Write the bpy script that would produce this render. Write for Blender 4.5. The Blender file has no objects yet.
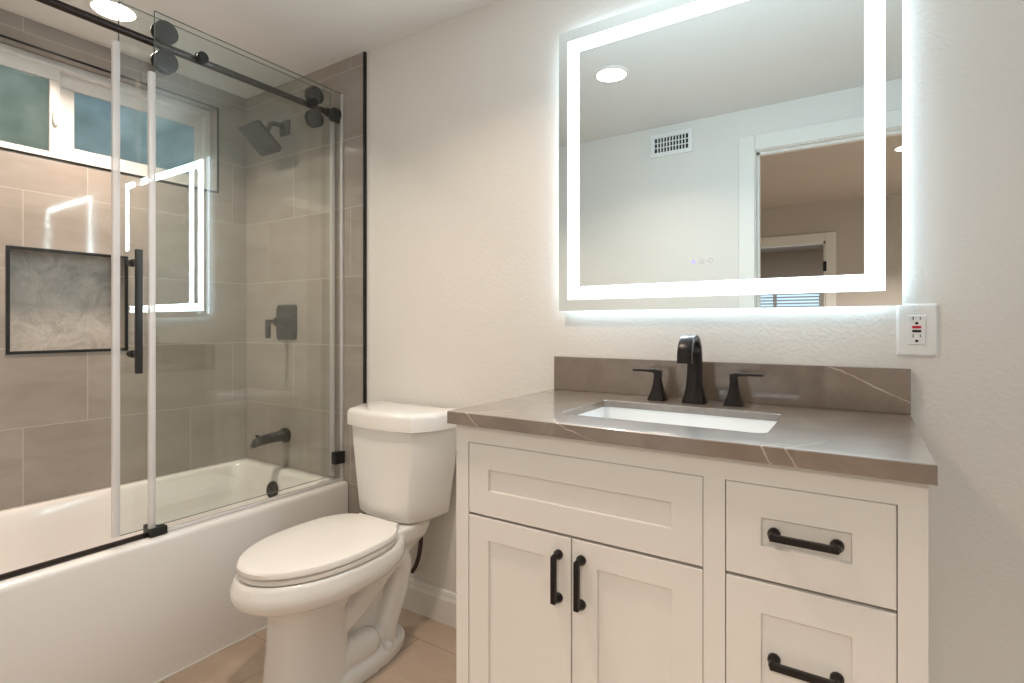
import bpy, bmesh, math, random
from mathutils import Vector, Matrix

random.seed(4)
scene = bpy.context.scene
C = scene.collection

# ------------------------------------------------------------------ camera, sky, exposure
EYE = 1.11                                   # camera height above the datum
cam_data = bpy.data.cameras.new('camera')
cam_data.sensor_width = 36.0
cam_data.lens = 539.66 / 1024 * 36.0
cam_data.shift_y = -(341.5 - 325.6) / 1024
cam_data.clip_start = 0.01
cam = bpy.data.objects.new('camera', cam_data)
cam.location = (0, 0, EYE)
cam.rotation_euler = (math.pi / 2, 0, 0.5769)
C.objects.link(cam)
scene.camera = cam

world = bpy.data.worlds.new('dusk_sky')
scene.world = world
world.use_nodes = True
world.node_tree.nodes['Background'].inputs[0].default_value = (0.36, 0.465, 0.51, 1)
world.node_tree.nodes['Background'].inputs[1].default_value = 1.9

scene.view_settings.view_transform = 'Standard'
scene.view_settings.look = 'None'
scene.view_settings.gamma = 1.0
scene.view_settings.use_curve_mapping = False
scene.view_settings.exposure = 0.0

WARM = (1.0, 0.82, 0.67)
COOL = (0.75, 0.91, 1.0)
COOLHALO = (0.70, 0.885, 1.0)
P_DOWN = 8.2
P_TUB = 12.5
P_HALL = 105.0
S_STRIP = 5.0
P_STRIP = 3.8
S_HALO = 9.5

# ------------------------------------------------------------------ node helpers
def new_mat(name):
    m = bpy.data.materials.new(name); m.use_nodes = True
    return m, m.node_tree.nodes, m.node_tree.links, m.node_tree.nodes['Principled BSDF']

def node(nt, kind, **kw):
    n = nt.new(kind)
    for k, v in kw.items():
        if isinstance(v, tuple) and k.startswith('i_'):
            pass
        setattr(n, k, v)
    return n

def M(nodes, links, op, a, b=None, c=None):
    n = nodes.new('ShaderNodeMath'); n.operation = op
    for i, v in enumerate((a, b, c)):
        if v is None: continue
        if isinstance(v, (int, float)): n.inputs[i].default_value = v
        else: links.new(v, n.inputs[i])
    return n.outputs[0]

def ramp(nodes, links, fac, stops, interp='LINEAR'):
    r = nodes.new('ShaderNodeValToRGB'); r.color_ramp.interpolation = interp
    e = r.color_ramp.elements
    while len(e) < len(stops): e.new(0.5)
    for el, (p, c) in zip(e, stops):
        el.position = p; el.color = (*c, 1)
    links.new(fac, r.inputs[0])
    return r.outputs[0]

def mixc(nodes, links, fac, a, b, mode='MIX'):
    n = nodes.new('ShaderNodeMix'); n.data_type = 'RGBA'; n.blend_type = mode
    for i, v in ((0, fac), (6, a), (7, b)):
        if isinstance(v, (int, float)): n.inputs[i].default_value = v
        elif isinstance(v, tuple): n.inputs[i].default_value = (*v, 1)
        else: links.new(v, n.inputs[i])
    return n.outputs[2]

def noise(nodes, links, vec, scale, detail=3.0, rough=0.55, stretch=None, dist=0.0):
    n = nodes.new('ShaderNodeTexNoise')
    n.inputs['Scale'].default_value = scale
    n.inputs['Detail'].default_value = detail
    n.inputs['Roughness'].default_value = rough
    n.inputs['Distortion'].default_value = dist
    if stretch:
        mp = nodes.new('ShaderNodeMapping'); mp.inputs['Scale'].default_value = stretch
        links.new(vec, mp.inputs[0]); vec = mp.outputs[0]
    links.new(vec, n.inputs['Vector'])
    return n.outputs['Fac']

def position(nodes):
    return nodes.new('ShaderNodeNewGeometry').outputs['Position']

def add_bump(nodes, links, bsdf, height, strength=0.3, distance=0.001):
    b = nodes.new('ShaderNodeBump')
    b.inputs['Strength'].default_value = strength
    b.inputs['Distance'].default_value = distance
    links.new(height, b.inputs['Height'])
    links.new(b.outputs[0], bsdf.inputs['Normal'])

def simple(name, col, rough=0.5, metal=0.0, coat=0.0, bump=None, vary=0.0, spec=0.5):
    m, n, l, b = new_mat(name)
    b.inputs['Base Color'].default_value = (*col, 1)
    b.inputs['Roughness'].default_value = rough
    b.inputs['Metallic'].default_value = metal
    b.inputs['Coat Weight'].default_value = coat
    b.inputs['Specular IOR Level'].default_value = spec
    p = position(n)
    if vary:
        f = noise(n, l, p, 3.0, 4.0)
        dark = tuple(c * (1 - vary) for c in col)
        l.new(mixc(n, l, f, dark, tuple(min(1, c * (1 + vary * .5)) for c in col)), b.inputs['Base Color'])
    if bump:
        sc, st, di = bump
        add_bump(n, l, b, noise(n, l, p, sc, 3.0), st, di)
    return m

# ------------------------------------------------------------------ materials
PAINT = simple('wall_paint', (0.755, 0.728, 0.692), 0.55, bump=(110.0, 0.8, 0.0014))
CEIL = simple('ceiling_paint', (0.78, 0.765, 0.745), 0.6, bump=(60.0, 0.2, 0.001))
HALLPAINT = simple('hall_paint', (0.56, 0.51, 0.465), 0.6, bump=(70.0, 0.3, 0.001))
TRIMWHITE = simple('trim_paint', (0.80, 0.78, 0.745), 0.35, vary=0.03)
CABINET = simple('cabinet_paint', (0.685, 0.655, 0.61), 0.38, vary=0.03)
GAPDARK = simple('gap_shade', (0.16, 0.12, 0.09), 0.8, vary=0.1)
PORCELAIN = simple('porcelain', (0.80, 0.775, 0.745), 0.09, coat=0.4, vary=0.015)
SEATMAT = simple('seat_plastic', (0.80, 0.76, 0.715), 0.22, vary=0.015)
ACRYLIC = simple('tub_acrylic', (0.80, 0.77, 0.745), 0.14, coat=0.3, vary=0.015)
SINKMAT = simple('sink_ceramic', (0.82, 0.82, 0.81), 0.08, coat=0.3, vary=0.01)
BRONZE = simple('oil_rubbed_bronze', (0.016, 0.012, 0.011), 0.30, metal=0.4, vary=0.3, spec=0.4)
BLACK = simple('black_metal', (0.018, 0.016, 0.015), 0.36, metal=0.4, vary=0.2)
ROD = simple('rod_metal', (0.040, 0.031, 0.028), 0.28, metal=0.8, vary=0.2)
SHOWERBLACK = simple('shower_black_metal', (0.022, 0.022, 0.021), 0.42, metal=0.3, vary=0.2)
VINYL = simple('window_vinyl', (0.74, 0.725, 0.71), 0.35, vary=0.02)
PLASTIC = simple('white_plastic', (0.82, 0.82, 0.81), 0.3, vary=0.01)
REDBTN = simple('red_button', (0.62, 0.02, 0.05), 0.4, vary=0.05)
VENTDARK = simple('vent_slot_shade', (0.03, 0.03, 0.035), 0.9, vary=0.1)
HOSE = simple('braided_hose', (0.05, 0.025, 0.02), 0.5, bump=(400, 0.5, 0.001))
CAULK = simple('white_caulk', (0.8, 0.78, 0.74), 0.6, vary=0.02)
CHROME = simple('mirror_back_metal', (0.55, 0.56, 0.57), 0.35, metal=0.9, vary=0.05)

def emissive(name, col, strength):
    m, n, l, b = new_mat(name)
    b.inputs['Base Color'].default_value = (0.45, 0.45, 0.45, 1)
    b.inputs['Emission Color'].default_value = (*col, 1)
    b.inputs['Emission Strength'].default_value = strength
    return m
LAMP = emissive('lamp_diffuser', (1.0, 0.90, 0.78), 16.0)
STRIP = emissive('led_strip', COOL, S_STRIP)
HALO = emissive('led_backlight', COOLHALO, S_HALO)
BLUEICON = emissive('touch_icon_blue', (0.33, 0.33, 1.0), 0.9)
WHITEICON = emissive('touch_icon_white', (0.75, 0.78, 0.95), 0.30)

def mirror_mat():
    m, n, l, b = new_mat('silvered_glass')
    b.inputs['Base Color'].default_value = (0.775, 0.825, 0.82, 1)
    b.inputs['Metallic'].default_value = 1.0
    b.inputs['Roughness'].default_value = 0.0
    return m
MIRROR = mirror_mat()

def thin_glass(name, tint, edge=False):
    """clear pane: Fresnel reflection at each face over straight-through transmission"""
    m, n, l, b = new_mat(name)
    n.remove(b)
    out = n['Material Output']
    geo = n.new('ShaderNodeNewGeometry')
    ior = n.new('ShaderNodeMix'); ior.data_type = 'FLOAT'
    ior.inputs[2].default_value = 1.52; ior.inputs[3].default_value = 1 / 1.52
    l.new(geo.outputs['Backfacing'], ior.inputs[0])
    fr = n.new('ShaderNodeFresnel'); l.new(ior.outputs[0], fr.inputs[0])
    tr = n.new('ShaderNodeBsdfTransparent'); tr.inputs[0].default_value = (*tint, 1)
    gl = n.new('ShaderNodeBsdfGlossy'); gl.inputs['Roughness'].default_value = 0.0
    gl.inputs[0].default_value = (1, 1, 1, 1)
    mx = n.new('ShaderNodeMixShader')
    l.new(fr.outputs[0], mx.inputs[0]); l.new(tr.outputs[0], mx.inputs[1]); l.new(gl.outputs[0], mx.inputs[2])
    l.new(mx.outputs[0], out.inputs[0])
    return m
GLASSEDGE = simple('glass_cut_edge', (0.16, 0.20, 0.185), 0.12, vary=0.1)
GLASS = thin_glass('shower_glass', (0.945, 0.968, 0.960))

def seal_mat():
    m, n, l, b = new_mat('clear_vinyl_seal')
    b.inputs['Base Color'].default_value = (0.86, 0.83, 0.82, 1)
    b.inputs['Roughness'].default_value = 0.25
    out = n['Material Output']
    tr = n.new('ShaderNodeBsdfTransparent')
    mx = n.new('ShaderNodeMixShader'); mx.inputs[0].default_value = 0.62
    l.new(tr.outputs[0], mx.inputs[1]); l.new(b.outputs[0], mx.inputs[2]); l.new(mx.outputs[0], out.inputs[0])
    return m
SEAL = seal_mat()

def frosted(name, c0, c1):
    m, n, l, b = new_mat(name)
    n.remove(b)
    out = n['Material Output']; p = position(n)
    tl = n.new('ShaderNodeBsdfTranslucent')
    f = noise(n, l, p, 9.0, 4.0)
    l.new(ramp(n, l, f, [(0.3, c0), (0.7, c1)]), tl.inputs[0])
    gl = n.new('ShaderNodeBsdfGlossy'); gl.inputs['Roughness'].default_value = 0.03
    bp = n.new('ShaderNodeBump'); bp.inputs['Strength'].default_value = 0.08; bp.inputs['Distance'].default_value = 0.0006
    l.new(noise(n, l, p, 160.0, 2.0), bp.inputs['Height']); l.new(bp.outputs[0], gl.inputs['Normal'])
    fr = n.new('ShaderNodeFresnel'); fr.inputs[0].default_value = 1.55
    fa = M(n, l, 'MINIMUM', M(n, l, 'ADD', fr.outputs[0], 0.03), 0.5)
    mx = n.new('ShaderNodeMixShader')
    l.new(fa, mx.inputs[0]); l.new(tl.outputs[0], mx.inputs[1]); l.new(gl.outputs[0], mx.inputs[2])
    l.new(mx.outputs[0], out.inputs[0])
    return m
FROST = frosted('obscure_window_glass', (0.42, 0.50, 0.50), (0.58, 0.66, 0.68))
FROSTG = frosted('green_obscure_window_glass', (0.46, 0.51, 0.46), (0.62, 0.655, 0.60))

def tile_mat(name, axis, u0, z0, w, h, base_dark, base_light, grout, rough, steps=3, shift=0.2, vaxis=2, grout_w=0.0016):
    m, n, l, b = new_mat(name)
    p = position(n)
    sep = n.new('ShaderNodeSeparateXYZ'); l.new(p, sep.inputs[0])
    u, z = sep.outputs[axis], sep.outputs[vaxis]
    zr = M(n, l, 'DIVIDE', M(n, l, 'SUBTRACT', z, z0), h)
    row = M(n, l, 'FLOOR', zr)
    k = M(n, l, 'FLOORED_MODULO', row, float(steps))
    uo = M(n, l, 'SUBTRACT', M(n, l, 'SUBTRACT', u, u0), M(n, l, 'MULTIPLY', k, shift))
    ur = M(n, l, 'DIVIDE', uo, w)
    col = M(n, l, 'FLOOR', ur)
    fu = M(n, l, 'SUBTRACT', ur, col); fz = M(n, l, 'SUBTRACT', zr, row)
    du = M(n, l, 'MULTIPLY', M(n, l, 'MINIMUM', fu, M(n, l, 'SUBTRACT', 1.0, fu)), w)
    dz = M(n, l, 'MULTIPLY', M(n, l, 'MINIMUM', fz, M(n, l, 'SUBTRACT', 1.0, fz)), h)
    d = M(n, l, 'MINIMUM', du, dz)
    mask = M(n, l, 'LESS_THAN', d, grout_w)
    # per-tile offset so the veining breaks at each joint
    cmb = n.new('ShaderNodeCombineXYZ')
    l.new(M(n, l, 'MULTIPLY', col, 3.7), cmb.inputs[0]); l.new(M(n, l, 'MULTIPLY', row, 5.3), cmb.inputs[1])
    l.new(M(n, l, 'ADD', row, col), cmb.inputs[2])
    va = n.new('ShaderNodeVectorMath'); va.operation = 'ADD'; l.new(p, va.inputs[0]); l.new(cmb.outputs[0], va.inputs[1])
    st = [1.6, 1.6, 1.6]; st[vaxis] = 5.0
    f = noise(n, l, va.outputs[0], 1.8, 6.0, 0.6, tuple(st), 0.6)
    c = ramp(n, l, f, [(0.30, base_dark), (0.72, base_light)])
    c = mixc(n, l, mask, c, grout)
    l.new(c, b.inputs['Base Color'])
    rr = n.new('ShaderNodeMix'); rr.data_type = 'FLOAT'; rr.inputs[2].default_value = rough; rr.inputs[3].default_value = 0.8
    l.new(mask, rr.inputs[0]); l.new(rr.outputs[0], b.inputs['Roughness'])
    wav = noise(n, l, p, 16.0, 1.5)
    hgt = M(n, l, 'SUBTRACT', M(n, l, 'MULTIPLY', wav, 0.35), M(n, l, 'MULTIPLY', mask, 1.0))
    add_bump(n, l, b, hgt, 0.25, 0.0012)
    return m
TD, TL, TG = (0.300, 0.262, 0.232), (0.385, 0.342, 0.308), (0.44, 0.395, 0.355)
TILE_L = tile_mat('wall_tile_window_side', 1, 0.691, 0.434, 0.596, 0.2955, TD, TL, TG, 0.055)
TILE_B = tile_mat('wall_tile_shower_end', 0, -2.436, 0.434, 0.596, 0.2955, TD, TL, TG, 0.055)
FLOORT = tile_mat('floor_tile', 0, -1.63, 0.82, 0.61, 0.305, (0.44, 0.335, 0.25), (0.55, 0.43, 0.335), (0.29, 0.225, 0.17), 0.33, steps=2, shift=0.3, vaxis=1, grout_w=0.0015)

def niche_mat():
    m, n, l, b = new_mat('niche_marble')
    p = position(n)
    a = noise(n, l, p, 9.0, 7.0, 0.65, None, 1.6)
    v = n.new('ShaderNodeTexVoronoi'); v.feature = 'DISTANCE_TO_EDGE'; v.inputs['Scale'].default_value = 11.0
    va = n.new('ShaderNodeVectorMath'); va.operation = 'ADD'
    nz = n.new('ShaderNodeTexNoise'); nz.inputs['Scale'].default_value = 8.0; nz.inputs['Detail'].default_value = 4.0
    sc = n.new('ShaderNodeVectorMath'); sc.operation = 'SCALE'; sc.inputs['Scale'].default_value = 0.22
    l.new(p, nz.inputs['Vector']); l.new(nz.outputs['Color'], sc.inputs[0])
    l.new(p, va.inputs[0]); l.new(sc.outputs[0], va.inputs[1]); l.new(va.outputs[0], v.inputs['Vector'])
    vein = ramp(n, l, v.outputs['Distance'], [(0.0, (1, 1, 1)), (0.05, (0, 0, 0))])
    c = ramp(n, l, a, [(0.33, (0.32, 0.29, 0.26)), (0.5, (0.43, 0.395, 0.36)), (0.68, (0.56, 0.52, 0.48))])
    vf = n.new('ShaderNodeMath'); vf.operation = 'MULTIPLY'; l.new(vein, vf.inputs[0]); vf.inputs[1].default_value = 0.22
    l.new(mixc(n, l, vf.outputs[0], c, (0.66, 0.62, 0.57)), b.inputs['Base Color'])
    b.inputs['Roughness'].default_value = 0.3
    return m
NICHE = niche_mat()

def stone_mat():
    m, n, l, b = new_mat('brown_quartz')
    p = position(n)
    a = noise(n, l, p, 6.0, 8.0, 0.65, None, 1.0)
    fine = noise(n, l, p, 45.0, 5.0, 0.7)
    c = ramp(n, l, a, [(0.30, (0.110, 0.072, 0.046)), (0.5, (0.165, 0.117, 0.080)), (0.75, (0.250, 0.192, 0.143))])
    c = mixc(n, l, M(n, l, 'MULTIPLY', fine, 0.35), c, (0.085, 0.056, 0.036))
    # thin pale veins: wavering planes cut through the slab
    sep = n.new('ShaderNodeSeparateXYZ'); l.new(p, sep.inputs[0])
    X, Y, Z = sep.outputs
    wob = M(n, l, 'MULTIPLY', M(n, l, 'SUBTRACT', noise(n, l, p, 14.0, 4.0, 0.6), 0.5), 0.022)
    brk = ramp(n, l, noise(n, l, p, 22.0, 3.0), [(0.36, (0.25, 0.25, 0.25)), (0.55, (1, 1, 1))])
    total = None
    for (xa, za, xb, zb, ylo, yhi, sk, wd) in ((-0.069, 1.0095, 0.0925, 0.931, 1.5, 1.6, 0.0, 0.0022), (-0.79, 0.9035, -0.752, 0.8735, 0.9, 1.10, 0.9, 0.0024),
                                   (-0.544, 0.9035, -0.463, 0.8735, 0.9, 1.06, -0.5, 0.0015), (-0.150, 0.9035, -0.1315, 0.8735, 0.9, 1.05, 0.7, 0.0020), (-0.1086, 0.9035, -0.0922, 0.8735, 0.9, 1.12, 0.5, 0.0020)):
        L = math.hypot(xb - xa, zb - za); nx, nz = (zb - za) / L, -(xb - xa) / L
        yo = 1.0105 if ylo < 1.2 else 1.55
        xs = M(n, l, 'SUBTRACT', M(n, l, 'SUBTRACT', X, xa), M(n, l, 'MULTIPLY', M(n, l, 'SUBTRACT', Y, yo), sk))
        d = M(n, l, 'ADD', M(n, l, 'ADD', M(n, l, 'MULTIPLY', xs, nx), M(n, l, 'MULTIPLY', M(n, l, 'SUBTRACT', Z, za), nz)), wob)
        v = M(n, l, 'SUBTRACT', 1.0, M(n, l, 'MINIMUM', M(n, l, 'DIVIDE', M(n, l, 'ABSOLUTE', d), wd), 1.0))
        v = M(n, l, 'MULTIPLY', v, M(n, l, 'MULTIPLY', M(n, l, 'GREATER_THAN', Y, ylo), M(n, l, 'LESS_THAN', Y, yhi)))
        total = v if total is None else M(n, l, 'MAXIMUM', total, v)
    vf = n.new('ShaderNodeMath'); vf.operation = 'MULTIPLY'; l.new(total, vf.inputs[0]); l.new(brk, vf.inputs[1])
    l.new(mixc(n, l, M(n, l, 'MULTIPLY', vf.outputs[0], 0.8), c, (0.62, 0.54, 0.45)), b.inputs['Base Color'])
    b.inputs['Roughness'].default_value = 0.36
    b.inputs['IOR'].default_value = 1.85
    b.inputs['Coat Weight'].default_value = 1.0
    b.inputs['Coat Roughness'].default_value = 0.03
    b.inputs['Coat IOR'].default_value = 1.6
    return m
STONE = stone_mat()

# ------------------------------------------------------------------ mesh helpers
def glass_panel(x0, x1, y0, y1, z0, z1, parent):
    """pane whose narrow cut edges carry a darker green glass"""
    o = MB().box(x0, x1, y0, y1, z0, z1, 0.0008, 1).build('glass_panel', GLASS, parent, smooth=False)
    o.data.materials.append(GLASSEDGE)
    for f in o.data.polygons:
        if abs(f.normal.x) < 0.9: f.material_index = 1
    return o

class MB:
    """collects shapes in world coordinates and links them as ONE mesh object"""
    def __init__(self): self.bm = bmesh.new()
    def box(self, x0, x1, y0, y1, z0, z1, bev=0.0, seg=2):
        t = bmesh.new()
        bmesh.ops.create_cube(t, size=1.0)
        for v in t.verts:
            v.co = Vector(((x0 + x1) / 2 + v.co.x * (x1 - x0), (y0 + y1) / 2 + v.co.y * (y1 - y0), (z0 + z1) / 2 + v.co.z * (z1 - z0)))
        if bev > 0:
            bmesh.ops.bevel(t, geom=t.edges[:], offset=bev, segments=seg, profile=0.5, affect='EDGES')
        self.take(t); return self
    def take(self, t):
        me = bpy.data.meshes.new('tmp'); t.to_mesh(me); t.free()
        self.bm.from_mesh(me); bpy.data.meshes.remove(me)
    def loft(self, rings, cap0=True, cap1=True, close=True):
        t = bmesh.new()
        R = [[t.verts.new(p) for p in ring] for ring in rings]
        k = len(R[0])
        for a, b in zip(R, R[1:]):
            for i in range(k if close else k - 1):
                j = (i + 1) % k
                t.faces.new((a[i], a[j], b[j], b[i]))
        if cap0: t.faces.new(list(reversed(R[0])))
        if cap1: t.faces.new(R[-1])
        bmesh.ops.recalc_face_normals(t, faces=t.faces[:])
        self.take(t); return self
    def lathe(self, center, axis, prof, seg=32, cap=True):
        """prof: list of (radius, distance along axis)"""
        ax = Vector(axis).normalized()
        a = ax.orthogonal().normalized(); b = ax.cross(a)
        c = Vector(center)
        rings = [[c + ax * d + (a * math.cos(2 * math.pi * i / seg) + b * math.sin(2 * math.pi * i / seg)) * max(r, 1e-5) for i in range(seg)] for r, d in prof]
        return self.loft(rings, cap, cap)
    def tube(self, pts, rad, seg=16, sx=1.0):
        pts = [Vector(p) for p in pts]
        rads = rad if isinstance(rad, (list, tuple)) else [rad] * len(pts)
        rings = []; prev = None
        for i, p in enumerate(pts):
            d = (pts[min(i + 1, len(pts) - 1)] - pts[max(i - 1, 0)]).normalized()
            a = d.orthogonal().normalized() if prev is None else (prev - d * prev.dot(d)).normalized()
            prev = a; b = d.cross(a)
            rings.append([p + (a * math.cos(2 * math.pi * k / seg) + b * math.sin(2 * math.pi * k / seg)) * rads[i] for k in range(seg)])
        return self.loft(rings)
    def build(self, name, mat, parent=None, smooth=True, angle=40):
        off = Vector((0, 0, 0))
        q = parent
        while q is not None: off += q.location; q = q.parent
        for v in self.bm.verts: v.co -= off
        bmesh.ops.recalc_face_normals(self.bm, faces=self.bm.faces[:])
        me = bpy.data.meshes.new(name); self.bm.to_mesh(me); self.bm.free()
        if smooth and len(me.polygons):
            me.polygons.foreach_set('use_smooth', [True] * len(me.polygons))
            me.set_sharp_from_angle(angle=math.radians(angle))
        me.materials.append(mat)
        o = bpy.data.objects.new(name, me); C.objects.link(o)
        if parent is not None: o.parent = parent
        return o

def spline(pts, n=8):
    """Catmull-Rom through pts"""
    P = [Vector(p) for p in pts]; out = []
    for i in range(len(P) - 1):
        p0 = P[max(i - 1, 0)]; p1 = P[i]; p2 = P[i + 1]; p3 = P[min(i + 2, len(P) - 1)]
        for k in range(n):
            t = k / n
            out.append(0.5 * ((2 * p1) + (p2 - p0) * t + (2 * p0 - 5 * p1 + 4 * p2 - p3) * t * t + (3 * p1 - p0 - 3 * p2 + p3) * t ** 3))
    out.append(P[-1]); return out

def closed_spline(pts, n=6):
    P = [Vector(p) for p in pts]; N = len(P); out = []
    for i in range(N):
        p0, p1, p2, p3 = P[(i - 1) % N], P[i], P[(i + 1) % N], P[(i + 2) % N]
        for k in range(n):
            t = k / n
            out.append(0.5 * ((2 * p1) + (p2 - p0) * t + (2 * p0 - 5 * p1 + 4 * p2 - p3) * t * t + (3 * p1 - p0 - 3 * p2 + p3) * t ** 3))
    return out

def rrect(x0, x1, y0, y1, r, z, n=6):
    out = []
    for cx, cy, a0 in ((x1 - r, y1 - r, 0), (x0 + r, y1 - r, 90), (x0 + r, y0 + r, 180), (x1 - r, y0 + r, 270)):
        for k in range(n + 1):
            a = math.radians(a0 + 90 * k / n)
            out.append(Vector((cx + r * math.cos(a), cy + r * math.sin(a), z)))
    return out

def thing(name, label, cat, loc=(0, 0, 0), group=None):
    o = bpy.data.objects.new(name, None); o.empty_display_size = 0.1
    o.location = loc; C.objects.link(o)
    o['label'] = label; o['category'] = cat
    if group: o['group'] = group
    return o

def tag(o, label, cat, group=None):
    o['label'] = label; o['category'] = cat
    if group: o['group'] = group
    return o

def struct(o, label=None, cat=None):
    o['kind'] = 'structure'
    if label: o['label'] = label
    if cat: o['category'] = cat
    return o

def wall_grid(axis, c0, c1, us, zs, hole):
    """solid slab between planes c0 and c1 (normal = axis) over the grid us x zs, leaving out cells where hole(u, z)"""
    b = MB(); t = bmesh.new()
    def P(c, u, z): return (c, u, z) if axis == 0 else (u, c, z)
    nu, nz = len(us) - 1, len(zs) - 1
    full = [[not hole((us[i] + us[i + 1]) / 2, (zs[j] + zs[j + 1]) / 2) for j in range(nz)] for i in range(nu)]
    vs = {}
    def V(c, u, z):
        k = (round(c, 5), round(u, 5), round(z, 5))
        if k not in vs: vs[k] = t.verts.new(P(c, u, z))
        return vs[k]
    def isf(i, j): return 0 <= i < nu and 0 <= j < nz and full[i][j]
    for i in range(nu):
        for j in range(nz):
            if not full[i][j]: continue
            u0, u1, z0, z1 = us[i], us[i + 1], zs[j], zs[j + 1]
            for c in (c0, c1): t.faces.new((V(c, u0, z0), V(c, u1, z0), V(c, u1, z1), V(c, u0, z1)))
            if not isf(i - 1, j): t.faces.new((V(c0, u0, z0), V(c1, u0, z0), V(c1, u0, z1), V(c0, u0, z1)))
            if not isf(i + 1, j): t.faces.new((V(c0, u1, z0), V(c1, u1, z0), V(c1, u1, z1), V(c0, u1, z1)))
            if not isf(i, j - 1): t.faces.new((V(c0, u0, z0), V(c1, u0, z0), V(c1, u1, z0), V(c0, u1, z0)))
            if not isf(i, j + 1): t.faces.new((V(c0, u0, z1), V(c1, u0, z1), V(c1, u1, z1), V(c0, u1, z1)))
    bmesh.ops.recalc_face_normals(t, faces=t.faces[:])
    b.take(t); return b

def frame_x(b, x0, x1, y0, y1, z0, z1, w, bev=0.002):
    """rectangular frame lying in a plane of constant x; w is its face width"""
    b.box(x0, x1, y0, y1, z0, z0 + w, bev); b.box(x0, x1, y0, y1, z1 - w, z1, bev)
    b.box(x0, x1, y0, y0 + w, z0 + w, z1 - w, bev); b.box(x0, x1, y1 - w, y1, z0 + w, z1 - w, bev)

def frame_y(b, x0, x1, y0, y1, z0, z1, w, bev=0.0):
    b.box(x0, x1, y0, y1, z0, z0 + w, bev); b.box(x0, x1, y0, y1, z1 - w, z1, bev)
    b.box(x0, x0 + w, y0, y1, z0 + w, z1 - w, bev); b.box(x1 - w, x1, y0, y1, z0 + w, z1 - w, bev)

# ------------------------------------------------------------------ room shell
FZ = -0.007                     # floor level
CZ = 2.26                       # ceiling level
YB = 1.57                       # painted wall behind the vanity
YT = 1.560                      # tiled end wall of the tub
XW = -2.622                     # tiled window wall
XE = -1.760                     # end of the tiling
YF = -0.02                      # wall with the doorway
XR = 0.62

struct(MB().box(XW - 0.16, XR + 0.12, YF, YB + 0.1, FZ - 0.1, FZ).build('floor', FLOORT, smooth=False))
struct(MB().box(XW - 0.16, XR + 0.12, YF - 0.11, YB + 0.1, CZ, CZ + 0.1).build('ceiling', CEIL, smooth=False))
struct(MB().box(XE + 0.008, XR + 0.12, YB, YB + 0.1, FZ, CZ).build('wall_back', PAINT, smooth=False))
struct(MB().box(XW, XE + 0.0005, YT, YB + 0.1, FZ, CZ).build('wall_shower', TILE_B, smooth=False))
struct(MB().box(XR, XR + 0.12, YF, YB, FZ, CZ).build('wall_right', PAINT, smooth=False))
# black metal edge at the end of the tiling
struct(MB().box(XE, XE + 0.009, YT - 0.003, YB + 0.02, FZ, CZ, 0.001).build('trim_1', BLACK, smooth=False),
       'thin black metal strip ending the shower tiles', 'trim')

# window wall with window and niche openings
WY0, WY1, WZ0, WZ1 = 0.16, 1.416, 1.754, 2.163
NY0, NY1, NZ0, NZ1 = 0.646, 1.030, 1.007, 1.401
ND = 0.09
def hole(u, z):
    return (WY0 < u < WY1 and WZ0 < z < WZ1) or (NY0 < u < NY1 and NZ0 < z < NZ1)
struct(wall_grid(0, XW, XW - 0.15, sorted({YF - 0.11, WY0, NY0, NY1, WY1, YB + 0.1}), [FZ, NZ0, NZ1, WZ0, WZ1, CZ], hole).build('wall_left', TILE_L, smooth=False))
# niche lining
b = MB()
b.box(XW - ND - 0.012, XW - ND, NY0, NY1, NZ0, NZ1)
struct(b.build('wall_niche', NICHE, smooth=False), 'marbled back of the recessed shower niche', 'niche')
b = MB(); frame_x(b, XW - 0.004, XW + 0.004, NY0 - 0.003, NY1 + 0.003, NZ0 - 0.003, NZ1 + 0.003, 0.011, 0.0008)
struct(b.build('trim_2', BLACK, smooth=False), 'black metal frame around the shower niche', 'trim')
b = MB(); frame_x(b, XW - 0.004, XW + 0.0035, WY0 - 0.003, WY1 + 0.003, WZ0 - 0.003, WZ1 + 0.003, 0.008, 0.0008)
struct(b.build('trim_3', BLACK, smooth=False), 'thin dark metal edge around the window opening', 'trim')

# window: white vinyl slider high in the wall
win = struct(thing('window_1', 'white framed sliding window with obscure glass above the tub', 'window', (XW - 0.07, 0.79, WZ0)))
XF = XW - 0.062
b = MB(); frame_x(b, XF - 0.07, XF, WY0 + 0.001, WY1 - 0.001, WZ0 + 0.001, WZ1 - 0.001, 0.030, 0.003)
b.build('window_frame', VINYL, win)
def sash(y0, y1, x, py0, py1, pz0, pz1, pane):
    """vinyl sash with its pane opening given explicitly"""
    z0, z1 = WZ0 + 0.020, WZ1 - 0.024
    b = MB()
    b.box(x - 0.026, x, y0, y1, z0, pz0, 0.002); b.box(x - 0.026, x, y0, y1, pz1, z1, 0.002)
    b.box(x - 0.026, x, y0, py0, pz0, pz1, 0.002); b.box(x - 0.026, x, py1, y1, pz0, pz1, 0.002)
    s = b.build('window_sash', VINYL, win)
    MB().box(x - 0.016, x - 0.011, py0 - 0.006, py1 + 0.006, pz0 - 0.006, pz1 + 0.006).build('window_pane', pane, s, smooth=False)
    return s
s1 = sash(WY0 + 0.026, 0.822, XF - 0.006, WY0 + 0.07, 0.789, 1.798, 2.084, FROSTG)
sash(0.800, WY1 - 0.022, XF - 0.036, 0.879, 1.358, 1.838, 2.076, FROST)
lt = MB()
zc = 1.935
lt.loft([[Vector((XF - 0.0065 + d, 0.807 + w * math.cos(a), zc + h * math.sin(a))) for a in [2 * math.pi * k / 24 for k in range(24)]]
         for d, w, h in ((0, 0.011, 0.036), (0.008, 0.011, 0.036), (0.014, 0.008, 0.030), (0.016, 0.004, 0.022))])
lt.build('window_latch', PLASTIC, s1)

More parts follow.
